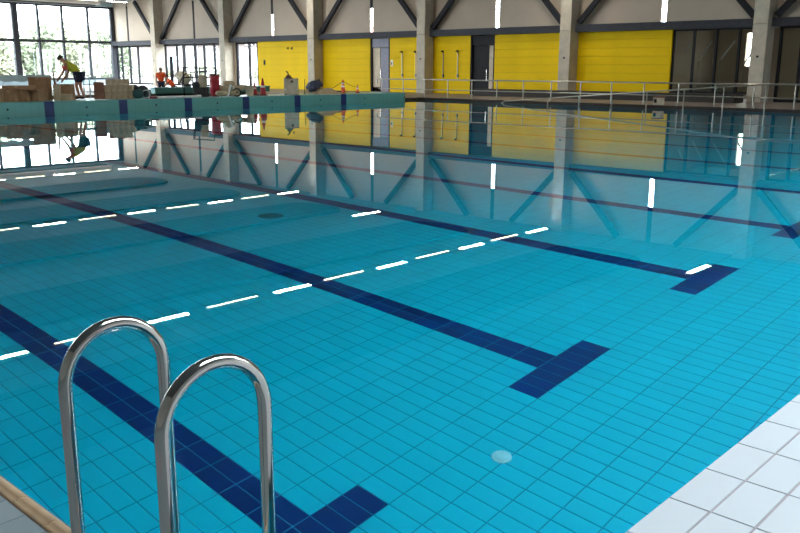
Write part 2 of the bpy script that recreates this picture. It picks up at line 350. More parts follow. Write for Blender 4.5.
# the rest of the lower zone
vbox(XW, XW+.2, YN, 4.0, ZD, ZB0).build('lower_panel', M['panel'], wall_back); vbox(XW, XW+.1, 47.88, 48.3, ZD, ZB0).build('lower_panel', M['panel'], wall_back)
nwin = [0]
def glazing(name, axis, pos, ys, z0, z1, zt=(), mull=.06, dep=.12, frame='steeld', glass='glass', thick={}):
    """a framed window: every mullion, transom and pane a piece of its own. axis 'X': in the plane X=pos, along Y; axis 'Y': along X"""
    w = thing(name, None, None); w['kind'] = 'structure'
    def bx(a0, a1, z0_, z1_, d0, d1, nm, mm):
        return (MB().box(pos+d0, pos+d1, a0, a1, z0_, z1_) if axis == 'X' else MB().box(a0, a1, pos+d0, pos+d1, z0_, z1_)).build(nm, M[mm], w)
    for i, y in enumerate(ys):
        k = thick.get(i, mull); bx(y-k/2, y+k/2, z0, z1, -dep/2*(k/mull)**.5, dep/2, 'mullion', frame)
    zs = [z0] + list(zt) + [z1]
    for i in range(len(ys)-1):
        ka, kb = thick.get(i, mull)/2, thick.get(i+1, mull)/2
        for j, z in enumerate(zs):
            h = .2 if 0 < j < len(zs)-1 and zt and axis == 'Y' else mull
            bx(ys[i]+ka, ys[i+1]-kb, z-h/2 if 0 < j < len(zs)-1 else (z if j == 0 else z-mull), z+h/2 if 0 < j < len(zs)-1 else (z+mull if j == 0 else z), -dep/2+.01, dep/2-.01, 'transom', frame)
        for j in range(len(zs)-1):
            bx(ys[i]+ka, ys[i+1]-kb, zs[j]+.02, zs[j+1]-.02, -.006, .006, 'pane', glass)
    return w
glazing('window_2', 'X', XW+.1, [57.1, 58.0, 60.3, 61.5, 62.7, 63.35], .12, ZB0+.02, frame='steeld', mull=.15, dep=.12)
glazing('window_3', 'X', XW+.1, [48.66, 49.3, 50.4, 51.6, 52.7, 54.1, 55.0, 56.5], .12, ZB0+.02, mull=.14, dep=.12, thick={4: .2, 5: .2})
glazing('window_4', 'X', XW+.1, [45.55, 46.5, 47.85], .12, ZB0+.02, mull=.14, dep=.12, thick={2: .2, 0: .2}, frame='steeld')
glazing('window_5', 'X', XW+.1, [13.33, 14.14, 15.10, 16.06, 16.97], .40, ZB0+.02, mull=.08, glass='dglass')
glazing('window_6', 'X', XW+.1, [4.5, 6.0, 7.5, 9.0, 10.4, 11.7, 12.5], .12, ZB0+.02, mull=.1, glass='dglass')
# doors between the yellow boards
def door(n, y0, y1, leaf, jam_first, mm):
    d = thing('door_%d' % n, None, None); d['kind'] = 'structure'
    vbox(XW+.02, XW+.16, y0, y1, 2.55, ZB0-.02).build('transom_panel', M[mm], d)
    a0, a1 = leaf; vbox(XW+.1, XW+.15, a0, a1, ZD, 2.53).build('leaf', M[mm], d)
    for y in (y0, y1): vbox(XW-.02, XW+.2, y-.05, y+.05, ZD, ZB0-.02).build('frame', M['steeld'], d)
    j0, j1 = (a1+.03, y1-.05) if jam_first else (y0+.05, a0-.03)
    vbox(XW+.08, XW+.16, j0, j1, ZD+.25, 2.53).build('side_panel', M['cream'], d)
    hy = a1-.08 if jam_first else a0+.08
    h = MB().tube([(XW+.02, hy, .75), (XW+.02, hy, 1.35)], .02, 10); 
    for z in (.8, 1.3): h.tube([(XW+.02, hy, z), (XW+.11, hy, z)], .012, 8)
    h.build('pull_handle', M['chrome'], d)
door(1, 33.72, 35.15, (33.77, 34.5), True, 'doorv')
door(2, 26.45, 27.92, (26.85, 27.85), False, 'doord')
# rooms behind the tinted glass and the doors
oa, ob = at(753.5, 66, X=XW+4.8), at(747.2, 33, X=XW+4.8)        # narrow outside door of the back room
struct('wall_back_room', MB().box(XW+4.8, XW+5, 3, oa.y, 0, 3.2).box(XW+4.8, XW+5, ob.y, 36, 0, 3.2).box(XW+4.8, XW+5, oa.y, ob.y, min(3.15, ob.z), 3.2).box(XW+4.8, XW+5, oa.y, ob.y, 0, oa.z).box(XW+.2, XW+5, 2.8, 3, 0, 3.2).box(XW+.2, XW+5, 36, 36.2, 0, 3.2).box(XW+.2, XW+5, 17.2, 17.35, 0, 3.2), M['panel'])
struct('ceiling_back_room', MB().box(XW+.2, XW+5, 2.8, 36.2, 3.2, 3.35), M['plaster'])
# left window wall
lx = [5.0, 6.94, 8.86, 10.78, 12.66, 14.6, 16.5, 18.4, 20.32, 22.2, 24.15, 26.05, 27.98, 29.7, 31.55, 33.6, 35.62]
glazing('window_1', 'Y', YW, lx, .47, 5.95, zt=(3.3,), mull=.15, dep=.2, frame='steel', thick={0: .4, 4: .4, 8: .4, 12: .42, 16: .4})
wall_left = struct('wall_left', MB().box(XN, XW+.22, YW-.1, YW+.15, ZD-.6, .47).box(XN, 4.85, YW-.1, YW+.15, .47, ZC).box(4.85, XW+.22, YW-.1, YW+.15, 5.95, ZC), M['lblue'])
# the walls behind the photographer: near end solid, ladder side with an added window
struct('wall_right', MB().box(XN, XW, YN-.2, YN, 0, ZC), M['plaster'])
struct('wall_front', MB().box(XN-.2, XN, YN, YW, 0, .5).box(XN-.2, XN, YN, YW, 6.0, ZC).box(XN-.2, XN, YN, 38.0, .5, 6.0).box(XN-.2, XN, 62.0, YW, .5, 6.0), M['plaster'])
glazing('window_7', 'X', XN-.1, [38.0+3.0*k for k in range(9)], .5, 6.0, zt=(3.2,), mull=.1, dep=.16, frame='steel')  # unseen window, added to brighten the left part of the back wall
# ceiling with unseen rooflights added to light the near end of the pool
ADDED_RL = [(2., 12., -1.1, 1.25), (12., 32., -4.4, -1.4)]
xc = sorted({XN-.2, XW+.25, *[v for q in ADDED_RL for v in q[:2]]}); yc = sorted({YN-.2, YW+.15, *[v for q in ADDED_RL for v in q[2:]]})
cb_ = MB()
for i in range(len(xc)-1):
    for j in range(len(yc)-1):
        mx_, my_ = (xc[i]+xc[i+1])/2, (yc[j]+yc[j+1])/2
        if not any(q[0] < mx_ < q[1] and q[2] < my_ < q[3] for q in ADDED_RL): cb_.box(xc[i], xc[i+1], yc[j], yc[j+1], ZC, ZC+.2)
struct('ceiling', cb_, M['ceil'])
for k, (x0, x1, y0, y1) in enumerate(ADDED_RL):
    w = thing('window_%d' % (8+k), None, None); w['kind'] = 'structure'; n_ = int((x1-x0)/2)  # frame of each added rooflight
    for j in range(n_+1): MB().box(x0+2*j-.04, x0+2*j+.04, y0, y1, ZC+.05, ZC+.25).build('mullion', M['steel'], w)
    for j in range(n_): MB().box(x0+2.0*j+.04, x0+2.0*j+1.96, y0, y1, ZC+.14, ZC+.15).build('pane', M['glass'], w)
# dark rounded acoustic rafts under the ceiling, one to each bay
def raft(y, x1, lb):
    n = 10; r = 2.0; x0 = -3.0; pts = [(x0, -r), (x1-r*.5, -r)] + [(x1-r*.5+r*.5*math.sin(PI*k/n), -r*math.cos(PI*k/n)) for k in range(1, n)] + [(x1-r*.5, r), (x0, r)]
    k = len(pts); b = MB()
    b.add([(p[0], y+p[1], z) for z in (ZC-.22, ZC-.12) for p in pts], [tuple(range(k))[::-1], tuple(range(k, 2*k))] + [(i, (i+1) % k, k+(i+1) % k, k+i) for i in range(k)])
    t = thing('ceiling_raft', lb, 'ceiling panel', (0, 0, 0), group='dark rafts under the ceiling')
    b.build('panel', M['raft'], t)
    for x in (0, 10, 20, 28): MB().tube([(x, y, ZC-.12), (x, y, ZC)], .02, 6).build('hanger', M['steeld'], t)
for y, wd in ((52.0, 'nearest the window wall'), (44.0, 'second from the window wall'), (35.1, 'above the bulkhead'), (26.3, 'between the middle and nearest lamp rows'), (17.5, 'on the near side of all lamp rows')): raft(y, 32.0, 'dark rounded ceiling raft mirrored in the water, ' + wd)
tb_ = thing('ceiling_beam', 'grey boxed beam under the ceiling along the window wall', 'beam'); MB().box(XN, 33.0, 60.2, 62.2, 5.88, ZC, b=.05).build('casing', M['plaster'], tb_)
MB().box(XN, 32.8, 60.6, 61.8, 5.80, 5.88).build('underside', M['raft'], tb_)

# columns and wall trusses
pos_words = ['beside the tall window corner', 'between the cement mixer windows and the first yellow boards', 'behind the beige cabinet between two yellow walls', 'between the four wall showers', 'at the middle of the ramp railing', 'beside the dark glazed rooms', 'outside the view at the right end']
for y, wd in zip(COLS[:6], pos_words):
    c = thing('concrete_column', 'square concrete column ' + wd, 'column', (35.0, y, ZD), group='concrete columns along the back wall')
    MB().box(0, .78, -.29, .29, 0, 3.02, b=.02).build('lower_shaft', M['concrete'], c)
    MB().box(.0, .78, -.29, .29, 3.03, ZC-ZD-.01, b=.02).build('upper_shaft', M['concrete'], c)
    for z in (1.75,): MB().box(-.012, 0, -.05, .05, z, z+.08).build('fixing_plate', M['steel'], c)
bays = [(YW-.1, COLS[0]+.3)] + [(COLS[i]-.3, COLS[i+1]+.3) for i in range(6)]
bw = ['in the window corner', 'above the cement mixer windows', 'above the beige cabinet', 'above the lavender door', 'above the charcoal door', 'above the widest yellow wall and glazed room', 'at the right edge above the dark glass doors']
for (a, c), wd in zip(bays, bw):
    mid = (a+c)/2; t = thing('wall_truss', 'blue grey steel wall truss ' + wd, 'truss', (0, 0, 0), group='steel trusses on the back wall')
    MB().box(XW-.38, XW-.02, c, a, ZB0, ZB1, b=.01).build('bottom_chord', M['steel'], t)
    MB().box(XW-.40, XW-.38, c, a, ZB1-.03, ZB1).box(XW-.40, XW-.38, c, a, ZB0, ZB0+.03).build('chord_flange', M['steel'], t)
    for s, y0 in ((-1, a-.05), (1, c+.05)):
        L = ZC-ZB1-.01; y1 = y0+s*L/1.07
        if (y1-mid)*s > 0 or (a > 60 and s < 0): continue
        d = Vector((0, y1-y0, L)); ang = math.atan2(d.z, d.y)
        Mx = TR(XW-.25, y0, ZB1) @ Matrix.Rotation(ang, 4, 'X'); ln = d.length
        q = MB().box(-.1, .1, .12, ln-.12, -.10, .10, M=Mx); q.build('diagonal', M['steel'], t)
        MB().box(-.13, -.10, .12, ln-.12, -.12, .12, M=Mx).build('diagonal_flange', M['steeld'], t)
# plinth along the right part of the back wall
pl = thing('plinth_bench', 'long dark brown plinth bench below the yellow wall behind the ramp railing', 'bench')
MB().box(33.9, 34.9, 13.4, 26.3, ZD-.01, .38, b=.015).build('body', M['bench'], pl)
MB().box(33.86, 34.92, 13.36, 26.34, .38, .42, b=.01).build('seat_slab', M['bench'], pl)

# ceiling lamps (seen mirrored in the water)
LAMP_W = 45.0
def lamp(x0, x1, y, mm, lb, z=6.0):
    t = thing('ceiling_light', lb, 'ceiling light', ((x0+x1)/2, y, z), group='strip lights under the ceiling'); l = x1-x0
    MB().box(-l/2, l/2, -.11, .11, .012, .08, b=.008).build('housing', M['lampbody'], t)
    MB().box(-l/2+.02, l/2-.02, -(.10 if mm == 'lamp' else .05), (.10 if mm == 'lamp' else .05), 0, .02).build('diffuser', M[mm], t)
    if mm == 'lamp':
        ld = bpy.data.lights.new('lamp_light', 'AREA'); ld.shape = 'RECTANGLE'; ld.size = l-.06; ld.size_y = .18; ld.energy = LAMP_W; ld.color = (1, .92, .78)
        lo = bpy.data.objects.new('lamp_light', ld); C.objects.link(lo); lo.parent = t; lo.location = (0, 0, -.004)
    for x in (-l*.35, l*.35): MB().tube([(x, 0, .08), (x, 0, ZC-z)], .006, 6).build('suspension_rod', M['steeld'], t)
ordn = ['first', 'second', 'third', 'fourth', 'fifth', 'sixth', 'seventh', 'eighth']
for y, rw in ((21.85, 'nearest mirrored'), (39.85, 'middle mirrored'), (58.4, 'far window')):
    for k in range(-1, 7):
        x = 2.6+4.98*k
        if x+1.55 < 34.5: lamp(x, x+1.58, y, 'lamp', '%s white strip light from the back wall in the %s lamp row' % (ordn[6-k], rw))
        if x+4.3 < 34.5: lamp(x+2.35, x+4.35, y+.12, 'lampw', '%s warm strip light from the back wall in the %s lamp row' % (ordn[5-k], rw))
lamp(30.15, 32.1, 31.0, 'lamp', 'single lit strip light between the two long rows of strip lights')
lamp(29.95, 31.75, 12.94, 'lamp', 'single lit strip light nearest the ramp railing')

# ------------------------------------------------------------------ pool ladder in the foreground
XL, XR, YA, YB, ZS, RT = .910, 1.190, 1.973, 1.533, .562, .0172
lad = thing('pool_ladder', 'polished stainless pool ladder with two arched handrails in the foreground', 'ladder', (0, 0, 0))
for y in (YA, YB):
    r = (XR-XL)/2; cx = (XL+XR)/2; n = 18
    path = [(XL, y, ZD-.04), (XL, y, .2), (XL, y, .4), (XL, y, ZS-.02)] + [(cx-r*math.cos(PI*k/n), y, ZS+r*math.sin(PI*k/n)) for k in range(n+1)] + [(XR, y, ZS-.02), (XR, y, .3), (XR, y, 0), (XR, y, -.5), (XR, y, -1.25)]
    hr = MB().tube(path, RT, 20).build('handrail', M['chrome'], lad)
    MB().lathe([(.05, 0), (.05, .008), (.03, .018), (RT+.001, .022)], 24, M=TR(XL, y, ZD)).build('flange', M['chrome'], hr)
    MB().tube([(XR, y, .01), (PX0+.002, y, .01)], .011, 12).build('wall_brace', M['chrome'], hr)
    MB().tube([(XR, y, -1.1), (PX0+.002, y, -1.1)], .011, 12).build('wall_brace', M['chrome'], hr)
for z in (-.30, -.58, -.86):
    s_ = MB().box(XR-.045, XR+.045, YB+RT, YA-RT, z-.012, z+.012, b=.006)
    st = s_.build('step', M['chrome'], lad)
    for k in range(3): MB().box(XR-.032+.028*k, XR-.024+.028*k, YB+.04, YA-.04, z+.012, z+.016).build('tread_rib', M['dark'], st)

# ------------------------------------------------------------------ ramp railings on the far side
rr = thing('ramp_railing', 'long level stainless railing along the far pool edge before the yellow wall', 'railing')
XR1 = 29.72
MB().tube([(XR1, 28.85, .70), (XR1, 28.85, .86), (XR1, 28.8, .90), (XR1, 28.0, .90), (XR1, 3.0, .90)], .028, 10).build('top_rail', M['rail'], rr)
MB().tube([(XR1, 28.8, .46), (XR1, 3.0, .46)], .022, 10).build('mid_rail', M['rail'], rr)
pm = MB().tube([(0, 0, 0), (0, 0, .79)], .024, 10).lathe([(.06, 0), (.06, .012), (.026, .016)], 14).mesh('post', M['rail'])
y = 28.5
while y > 3: inst(pm, 'post', rr, (XR1, y, ZD)); y -= 1.34
hr2 = thing('ramp_handrail', 'sloping stainless handrail rising to the right out of the water', 'handrail')
def zr(y): return .09+(20.92-y)*.0795
XR2 = 29.1
MB().tube([(XR2, 21.1, zr(21.1)-.08), (XR2, 20.95, zr(20.95)), (XR2, 10.6, zr(10.6)), (XR2, 9.2, zr(10.5)), (XR2, 6.0, zr(10.5))], .028, 10).build('rail', M['rail'], hr2)
for y in [18.86-1.40*k for k in range(8)]:
    zt = min(zr(y), zr(10.6))-.03
    MB().tube([(XR2, y, zt-.905), (XR2, y, zt-.06), (XR2-.015, y, zt-.02), (XR2-.01, y, zt+.01)], .022, 10).build('post', M['rail'], hr2)
ramp = thing('pool_ramp', 'submerged tiled access ramp under the sloping handrail', 'ramp')
b = MB(); q = [(28.2, 6, zr(10.5)-.94), (29.58, 6, zr(10.5)-.94), (29.58, 10.5, zr(10.5)-.94), (28.2, 10.5, zr(10.5)-.94), (29.58, 22.5, zr(22.5)-.94), (28.2, 22.5, zr(22.5)-.94)]
lowq = [(x, y_, -PD) for x, y_, z in q]
b.add(q+lowq, [(0,1,2,3), (3,2,4,5), (0,3,9,6), (3,5,11,9), (5,4,10,11), (1,0,6,7), (2,1,7,8), (4,2,8,10)]); b.build('slab', M['poolwall'], ramp)
for k in range(4): MB().box(28.25, 29.55, 12+2*k, 12.08+2*k, zr(12+2*k)-.95, zr(12+2*k)-.93).build('grip_strip', M['grout'], ramp)
bx = thing('deck_box', 'small beige box with a reddish lid on the far pool edge', 'box', (29.95, 14.6, ZD))
MB().box(-.13, .13, -.16, .16, 0, .26, b=.01).build('body', M['cream'], bx); MB().box(-.15, .15, -.18, .18, .26, .31, b=.01).build('lid', M['brick'], bx); MB().box(-.14, -.13, .02, .12, .08, .22).build('hatch', M['steeld'], bx)

# ------------------------------------------------------------------ fittings on the yellow wall
for (px, lb) in ((402.5, 'slim wall shower on yellow boards beside the lavender door'), (416, 'slim wall shower on yellow boards close to the left of a column'), (443.5, 'slim wall shower on yellow boards first right of the column'), (458, 'slim wall shower on yellow boards nearest the charcoal door')):
    p = at(px, 60, X=XW-.06); t = thing('wall_shower', lb, 'shower', (XW-.05, p.y, 0), group='wall showers')
    MB().tube([(-.04, 0, .9), (-.04, 0, 2.25)], .022, 10).build('riser_pipe', M['rail'], t)
    MB().tube([(-.04, 0, 2.2), (-.05, 0, 2.29), (-.14, 0, 2.31)], .03, 10).lathe([(.001, .0), (.03, 0), (.075, -.05), (.075, -.065), (.001, -.065)], 16, M=TR(-.14, 0, 2.31)).build('shower_head', M['steeld'], t)
    MB().box(-.05, 0, -.05, .05, .95, 1.1, b=.008).build('valve', M['steel'], t)
    for z in (1.1, 2.1): MB().box(-.04, 0, -.025, .025, z, z+.04).build('wall_clip', M['rail'], t)
for (px, py, lb, mm) in ((392, 63, 'small white control plate beside the lavender door', 'white'), (264.5, 62.5, 'small dark switch box on yellow boards near the cone', 'steel')):
    p = at(px, py, X=XW-.06); t = thing('wall_switch', lb, 'switch', (XW-.05, p.y, p.z))
    MB().box(-.03, 0, -.08, .08, -.16, .16, b=.008).build('plate', M[mm], t); MB().box(-.042, -.03, -.03, .03, -.1, .04).build('button', M['steeld'], t)
for px in (288, 292): 
    p = at(px, 48.2, X=XW-.06); t = thing('wall_bracket', 'small dark wall bracket high on yellow boards, %s of two' % ('left' if px == 288 else 'right'), 'bracket', (XW-.05, p.y, p.z))
    MB().box(-.02, 0, -.05, .05, -.08, .08, b=.005).build('plate', M['steeld'], t); MB().tube([(-.02, 0, 0), (-.12, 0, -.02)], .015, 8).build('peg', M['steeld'], t)

# ------------------------------------------------------------------ people
def skin_body(name, joints, edges, root, m, parent=None, sub=1):
    me = bpy.data.meshes.new(name); me.from_pydata([j[0] for j in joints], edges, []); me.materials.append(m)
    o = bpy.data.objects.new(name, me); C.objects.link(o)
    md = o.modifiers.new('skin', 'SKIN'); md.use_smooth_shade = True
    sv = me.skin_vertices[0].data
    for i, j in enumerate(joints):
        r = j[1] if isinstance(j[1], tuple) else (j[1], j[1]); sv[i].radius = r; sv[i].use_root = (i == root)
    sd = o.modifiers.new('sub', 'SUBSURF'); sd.levels = sub; sd.render_levels = sub
    if parent: o.parent = parent
    return o
def person(label, loc, rz, J, vest, legs, arms_m=None, cap='hair', strap=None, sleeve=False):
    """J: joint name -> (x forward, y sideways, z up) in metres; +x is the way the person faces"""
    t = thing('person', label, 'person', loc, rz)
    s = 1
    names = ['pelvis', 'waist', 'chest', 'neck', 'head', 'crown']; rad = [.12, .115, .13, .055, .085, .07]
    js = [(J[n_], r_) for n_, r_ in zip(names, rad)]; ed = [(0,1), (1,2), (2,3), (3,4), (4,5)]; ix = {n_: i for i, n_ in enumerate(names)}
    def chain(start, lst):
        p = ix[start]
        for n_, r_ in lst: js.append((J[n_], r_)); ix[n_] = len(js)-1; ed.append((p, ix[n_])); p = ix[n_]
    for q in ('l', 'r'):
        chain('chest', [('sho_'+q, .062), ('elb_'+q, .045), ('wri_'+q, .032), ('pal_'+q, (.038, .024))])
        d = (Vector(J['pal_'+q])-Vector(J['wri_'+q])).normalized(); sd = Vector((0, 1, 0)) if abs(d.y) < .8 else Vector((1, 0, 0)); w = d.cross(sd).normalized()
        for k, off in enumerate((-.03, -.01, .01, .03)):
            ln = (.07, .085, .08, .06)[k]; p0 = Vector(J['pal_'+q])+w*off+d*.02; J['f%s%d' % (q, k)] = tuple(p0+d*ln*.6); J['g%s%d' % (q, k)] = tuple(p0+d*ln+sd*.015)
            chain('pal_'+q, [('f%s%d' % (q, k), .0095), ('g%s%d' % (q, k), .008)])
        J['t'+q] = tuple(Vector(J['wri_'+q])+d*.05+w*.055); chain('wri_'+q, [('t'+q, .010)])
        chain('pelvis', [('hip_'+q, .085), ('kne_'+q, .06), ('ank_'+q, .042), ('toe_'+q, (.045, .035))])
    skin_body('body', js, ed, 0, M['skin'], t)
    tj = [(J['pelvis'], .145), (J['waist'], .155), (J['chest'], .175), (tuple((Vector(J['chest'])*.45+Vector(J['neck'])*.55)), .10)]; te = [(0,1), (1,2), (2,3)]
    for q in ('l', 'r'):
        n0 = len(tj); tj.append((J['sho_'+q], .085)); te.append((2, n0))
        if sleeve: tj.append((tuple(Vector(J['sho_'+q])*.35+Vector(J['elb_'+q])*.65), .066)); te.append((n0, n0+1))
    top = skin_body('shirt', tj, te, 0, M[vest], t)
    lj = [(J['pelvis'], .15), (J['hip_l'], .105), (tuple(Vector(J['hip_l'])*.25+Vector(J['kne_l'])*.75), .09), (J['hip_r'], .105), (tuple(Vector(J['hip_r'])*.25+Vector(J['kne_r'])*.75), .09)]
    le = [(0,1), (1,2), (0,3), (3,4)]
    if legs == 'long':
        for q, k in (('l', 2), ('r', 4)): lj.append((J['kne_'+q], .085)); lj.append((J['ank_'+q], .07)); n0 = len(lj); le += [(k, n0-2), (n0-2, n0-1)]
    skin_body('trousers', lj, le, 0, M['navycloth'], t)
    if strap:
        for q in ('l', 'r'):
            skin_body('sleeve', [(tuple(Vector(J['chest'])*.25+Vector(J['sho_'+q])*.75), .085), (tuple(Vector(J['sho_'+q])*.2+Vector(J['elb_'+q])*.8), .068)], [(0,1)], 0, M[strap], t)
    hd = Vector(J['head']); cr = Vector(J['crown']); up = (cr-hd).normalized(); fw = Vector((1, 0, 0)); fw = (fw-up*fw.dot(up)).normalized(); sdv = up.cross(fw)
    R3 = Matrix((fw, sdv, up)).transposed().to_4x4(); R3.translation = hd
    MB().blob((-.012, 0, .055), (.105, .088, .085), 2, .03, seed=3, M=R3).build('hair', M[cap], t)
    if cap != 'hair': MB().box(.05, .17, -.07, .07, .06, .075, M=R3, b=.006).build('cap_peak', M[cap], t)
    MB().blob((.098, 0, -.005), (.022, .016, .026), 1, 0, M=R3).build('nose', M['skin'], t)
    for s_ in (-1, 1):
        MB().blob((.082, .032*s_, .022), (.012, .014, .009), 1, 0, M=R3).build('eye', M['hair'], t)
        MB().blob((0, .088*s_, .0), (.022, .012, .034), 1, 0, M=R3).build('ear', M['skin'], t)
        sh = Vector(J['toe_'+('l' if s_ < 0 else 'r')]); MB().blob((sh.x-.06, sh.y, sh.z+.005), (.135, .052, .05), 2, .02, .8, M=None).build('shoe', M['dark'], t)
    MB().box(.078, .090, -.026, .026, -.048, -.038, M=R3).build('mouth', M['redcloth'], t)
    return t
RIGHT = math.atan2(-math.cos(YAW), math.sin(YAW))       # heading of the picture's right
LEFT = RIGHT+PI
# worker bending over the stacked blocks on the bulkhead
J = dict(pelvis=(-.10,0,.80), waist=(.02,0,.93), chest=(.24,0,1.12), neck=(.38,0,1.22), head=(.47,0,1.28), crown=(.53,0,1.37),
 sho_l=(.26,.17,1.13), elb_l=(.36,.20,.86), wri_l=(.50,.16,.68), pal_l=(.55,.14,.63), sho_r=(.26,-.17,1.13), elb_r=(.34,-.21,.84), wri_r=(.46,-.16,.66), pal_r=(.50,-.14,.61),
 hip_l=(-.10,.10,.76), kne_l=(-.02,.12,.44), ank_l=(-.10,.12,.09), toe_l=(.06,.13,.04), hip_r=(-.10,-.10,.76), kne_r=(-.06,-.12,.44), ank_r=(-.16,-.12,.09), toe_r=(0,-.13,.04))
p = at(78, 98, Y=27.4)
person('person in a yellow and red vest bending over blocks on the bulkhead', (p.x, p.y, .345), LEFT, J, 'hiviz', 'short', strap='redcloth')
# worker standing in the basin behind the low wall
Js = dict(pelvis=(0,0,.92), waist=(.0,0,1.06), chest=(.01,0,1.30), neck=(.01,0,1.46), head=(.03,0,1.56), crown=(.04,0,1.67),
 sho_l=(.0,.19,1.38), elb_l=(-.02,.26,1.10), wri_l=(.06,.27,.86), pal_l=(.09,.26,.80), sho_r=(.0,-.19,1.38), elb_r=(-.02,-.26,1.10), wri_r=(.06,-.27,.86), pal_r=(.09,-.26,.80),
 hip_l=(0,.10,.88), kne_l=(.02,.11,.48), ank_l=(-.02,.12,.09), toe_l=(.13,.13,.04), hip_r=(0,-.10,.88), kne_r=(.02,-.11,.48), ank_r=(-.02,-.12,.09), toe_r=(.13,-.13,.04))
p = at(161.5, 88, Y=40.6)
person('person in an orange shirt and grey cap standing behind the low turquoise wall', (p.x, p.y, -.30), RIGHT-1.0, Js, 'orangecloth', 'long', cap='greycap', sleeve=True)
Jc = dict(pelvis=(-.15,0,.62), waist=(-.08,0,.75), chest=(.10,0,.97), neck=(.18,0,1.10), head=(.22,0,1.19), crown=(.26,0,1.29),
 sho_l=(.10,.18,1.02), elb_l=(.26,.22,.80), wri_l=(.42,.16,.68), pal_l=(.47,.14,.64), sho_r=(.10,-.18,1.02), elb_r=(.26,-.22,.80), wri_r=(.42,-.16,.68), pal_r=(.47,-.14,.64),
 hip_l=(-.15,.10,.58), kne_l=(.22,.13,.48), ank_l=(.0,.12,.09), toe_l=(.15,.13,.04), hip_r=(-.15,-.10,.58), kne_r=(.22,-.13,.48), ank_r=(.0,-.12,.09), toe_r=(.15,-.13,.04))
p = at(171.5, 88, Y=41.6)
person('person in an orange shirt crouching beside the standing worker behind the low turquoise wall', (p.x, p.y, -.30), LEFT+.3, Jc, 'orangecloth', 'long', sleeve=True)

# ------------------------------------------------------------------ building materials on the bulkhead
ZT = .336
def on(x, Y=27.2, z=ZT): p = at(x, 95, Y=Y); return Vector((p.x, p.y, z))
def carton(x, Y, z, w, d, h, lb, rz=FACE, mm='ply', grp='cardboard cartons on the bulkhead'):
    t = thing('carton', lb, 'carton', on(x, Y, z), rz, grp)
    MB().box(-w/2, w/2, -d/2, d/2, 0, h-.012, b=.006).build('body', M[mm], t)
    for s_ in (-1, 1): MB().box(-w/2, w/2, min(s_*d/2, s_*.004), max(s_*d/2, s_*.004), h-.012, h).build('flap', M[mm], t)
    MB().box(-.04, .04, -d/2-.003, d/2+.003, h-.06, h+.003).build('tape', M['tape'], t)
carton(.5, 26.9, ZT, .34, .5, .40, 'brown carton cut by the left picture edge')
carton(12, 26.8, ZT, .38, .5, .34, 'brown carton lowest left under the flat carton')
carton(24, 26.8, ZT, .38, .5, .34, 'brown carton lowest in the middle of the carton stack')
carton(36, 26.8, ZT, .36, .5, .34, 'narrow brown carton lowest right in the carton stack')
carton(20, 26.85, ZT+.345, .86, .5, .13, 'flat brown carton lying across the two lower cartons')
carton(41, 27.25, ZT, .58, .4, .72, 'tall brown carton behind the carton stack')
carton(66, 27.0, ZT, .46, .4, .50, 'brown carton in front of the bending worker')
def block(x, Y, z, w, h, lb, d=.2, mm='stone', grp='beige paving blocks on the bulkhead'):
    t = thing('paving_block', lb, 'block', on(x, Y, z), FACE+random.uniform(-.06, .06), grp)
    MB().box(-w/2, w/2, -d/2, d/2, 0, h, b=.012).build('slab', M[mm], t)
    MB().box(-w/2+.02, w/2-.02, -d/2-.003, -d/2+.01, h*.3, h*.36).build('groove', M['tape'], t)
for k, nm in enumerate(('lowest', 'second', 'third', 'topmost')): block(57.5, 26.75, ZT+.125*k, .19, .12, 'beige paving block, %s of the slim stack beside the stake' % nm)
block(66.5, 26.6, ZT, .34, .20, 'beige paving block alone before the worker\'s carton')
words = ['first', 'second', 'third', 'fourth', 'fifth', 'sixth']
for r, (x0, n_, hh) in enumerate(((108, 5, .24), (108.5, 5, .22), (110, 4, .18))):
    for k in range(n_):
        block(x0+5.6*k, 26.9, ZT+(0, .245, .47)[r], .185, hh, 'beige paving block, %s from left in the %s row of the wide stack' % (words[k], ('bottom', 'middle', 'top')[r]))
t = thing('brick_board', 'red brown slab standing upright left of the wide block stack', 'slab', on(99.5, 26.9), FACE)
MB().box(-.16, .16, -.06, .06, 0, .56, b=.01).build('slab', M['brick'], t); MB().box(-.16, .16, -.065, -.06, .26, .28).build('seam', M['knob'], t)
t = thing('stake', 'thin wooden stake standing on the slim block stack', 'stake', on(56.2, 26.75, ZT+.50), FACE)
MB().tube([(0, 0, 0), (-.03, 0, .25), (-.05, 0, .52)], [.035, .03, .012], 8).build('shaft', M['wood'], t); MB().lathe([(.042, .02), (.042, .05)], 10).build('band', M['red'], t)
# low barrier behind the worker
t = thing('barrier', 'pale blue metal barrier behind the bending worker', 'barrier', on(90.5, 28.0), FACE)
for x in (-.2, 0, .2): MB().box(x-.015, x+.015, -.015, .015, 0, .72).build('post', M['lblue'], t)
for z in (.2, .44, .70): MB().box(-.24, .24, -.012, .012, z, z+.03).build('bar', M['lblue'], t)
# table with pale sheet behind the cartons
t = thing('work_table', 'long low table covered with pale blue sheets behind the cartons', 'table', on(14, 27.95), 0)
MB().box(-1.1, 1.1, -.3, .3, .74, .78, b=.01).build('top', M['white'], t)
sh = MB(); nseg = 24
for k in range(nseg):
    xa, xb = -1.12+2.24*k/nseg, -1.12+2.24*(k+1)/nseg; za, zb = .58+.03*math.sin(k*1.3), .58+.03*math.sin((k+1)*1.3)
    sh.add([(xa, -.32, za), (xb, -.32, zb), (xb, -.31, .785), (xa, -.31, .785)], [(0,1,2,3)])
sh.build('sheet', M['lblue'], t)
for x in (-1.0, 1.0):
    for y in (-.25, .25): MB().box(x-.03, x+.03, y-.03, y+.03, 0, .74).build('leg', M['steel'], t)
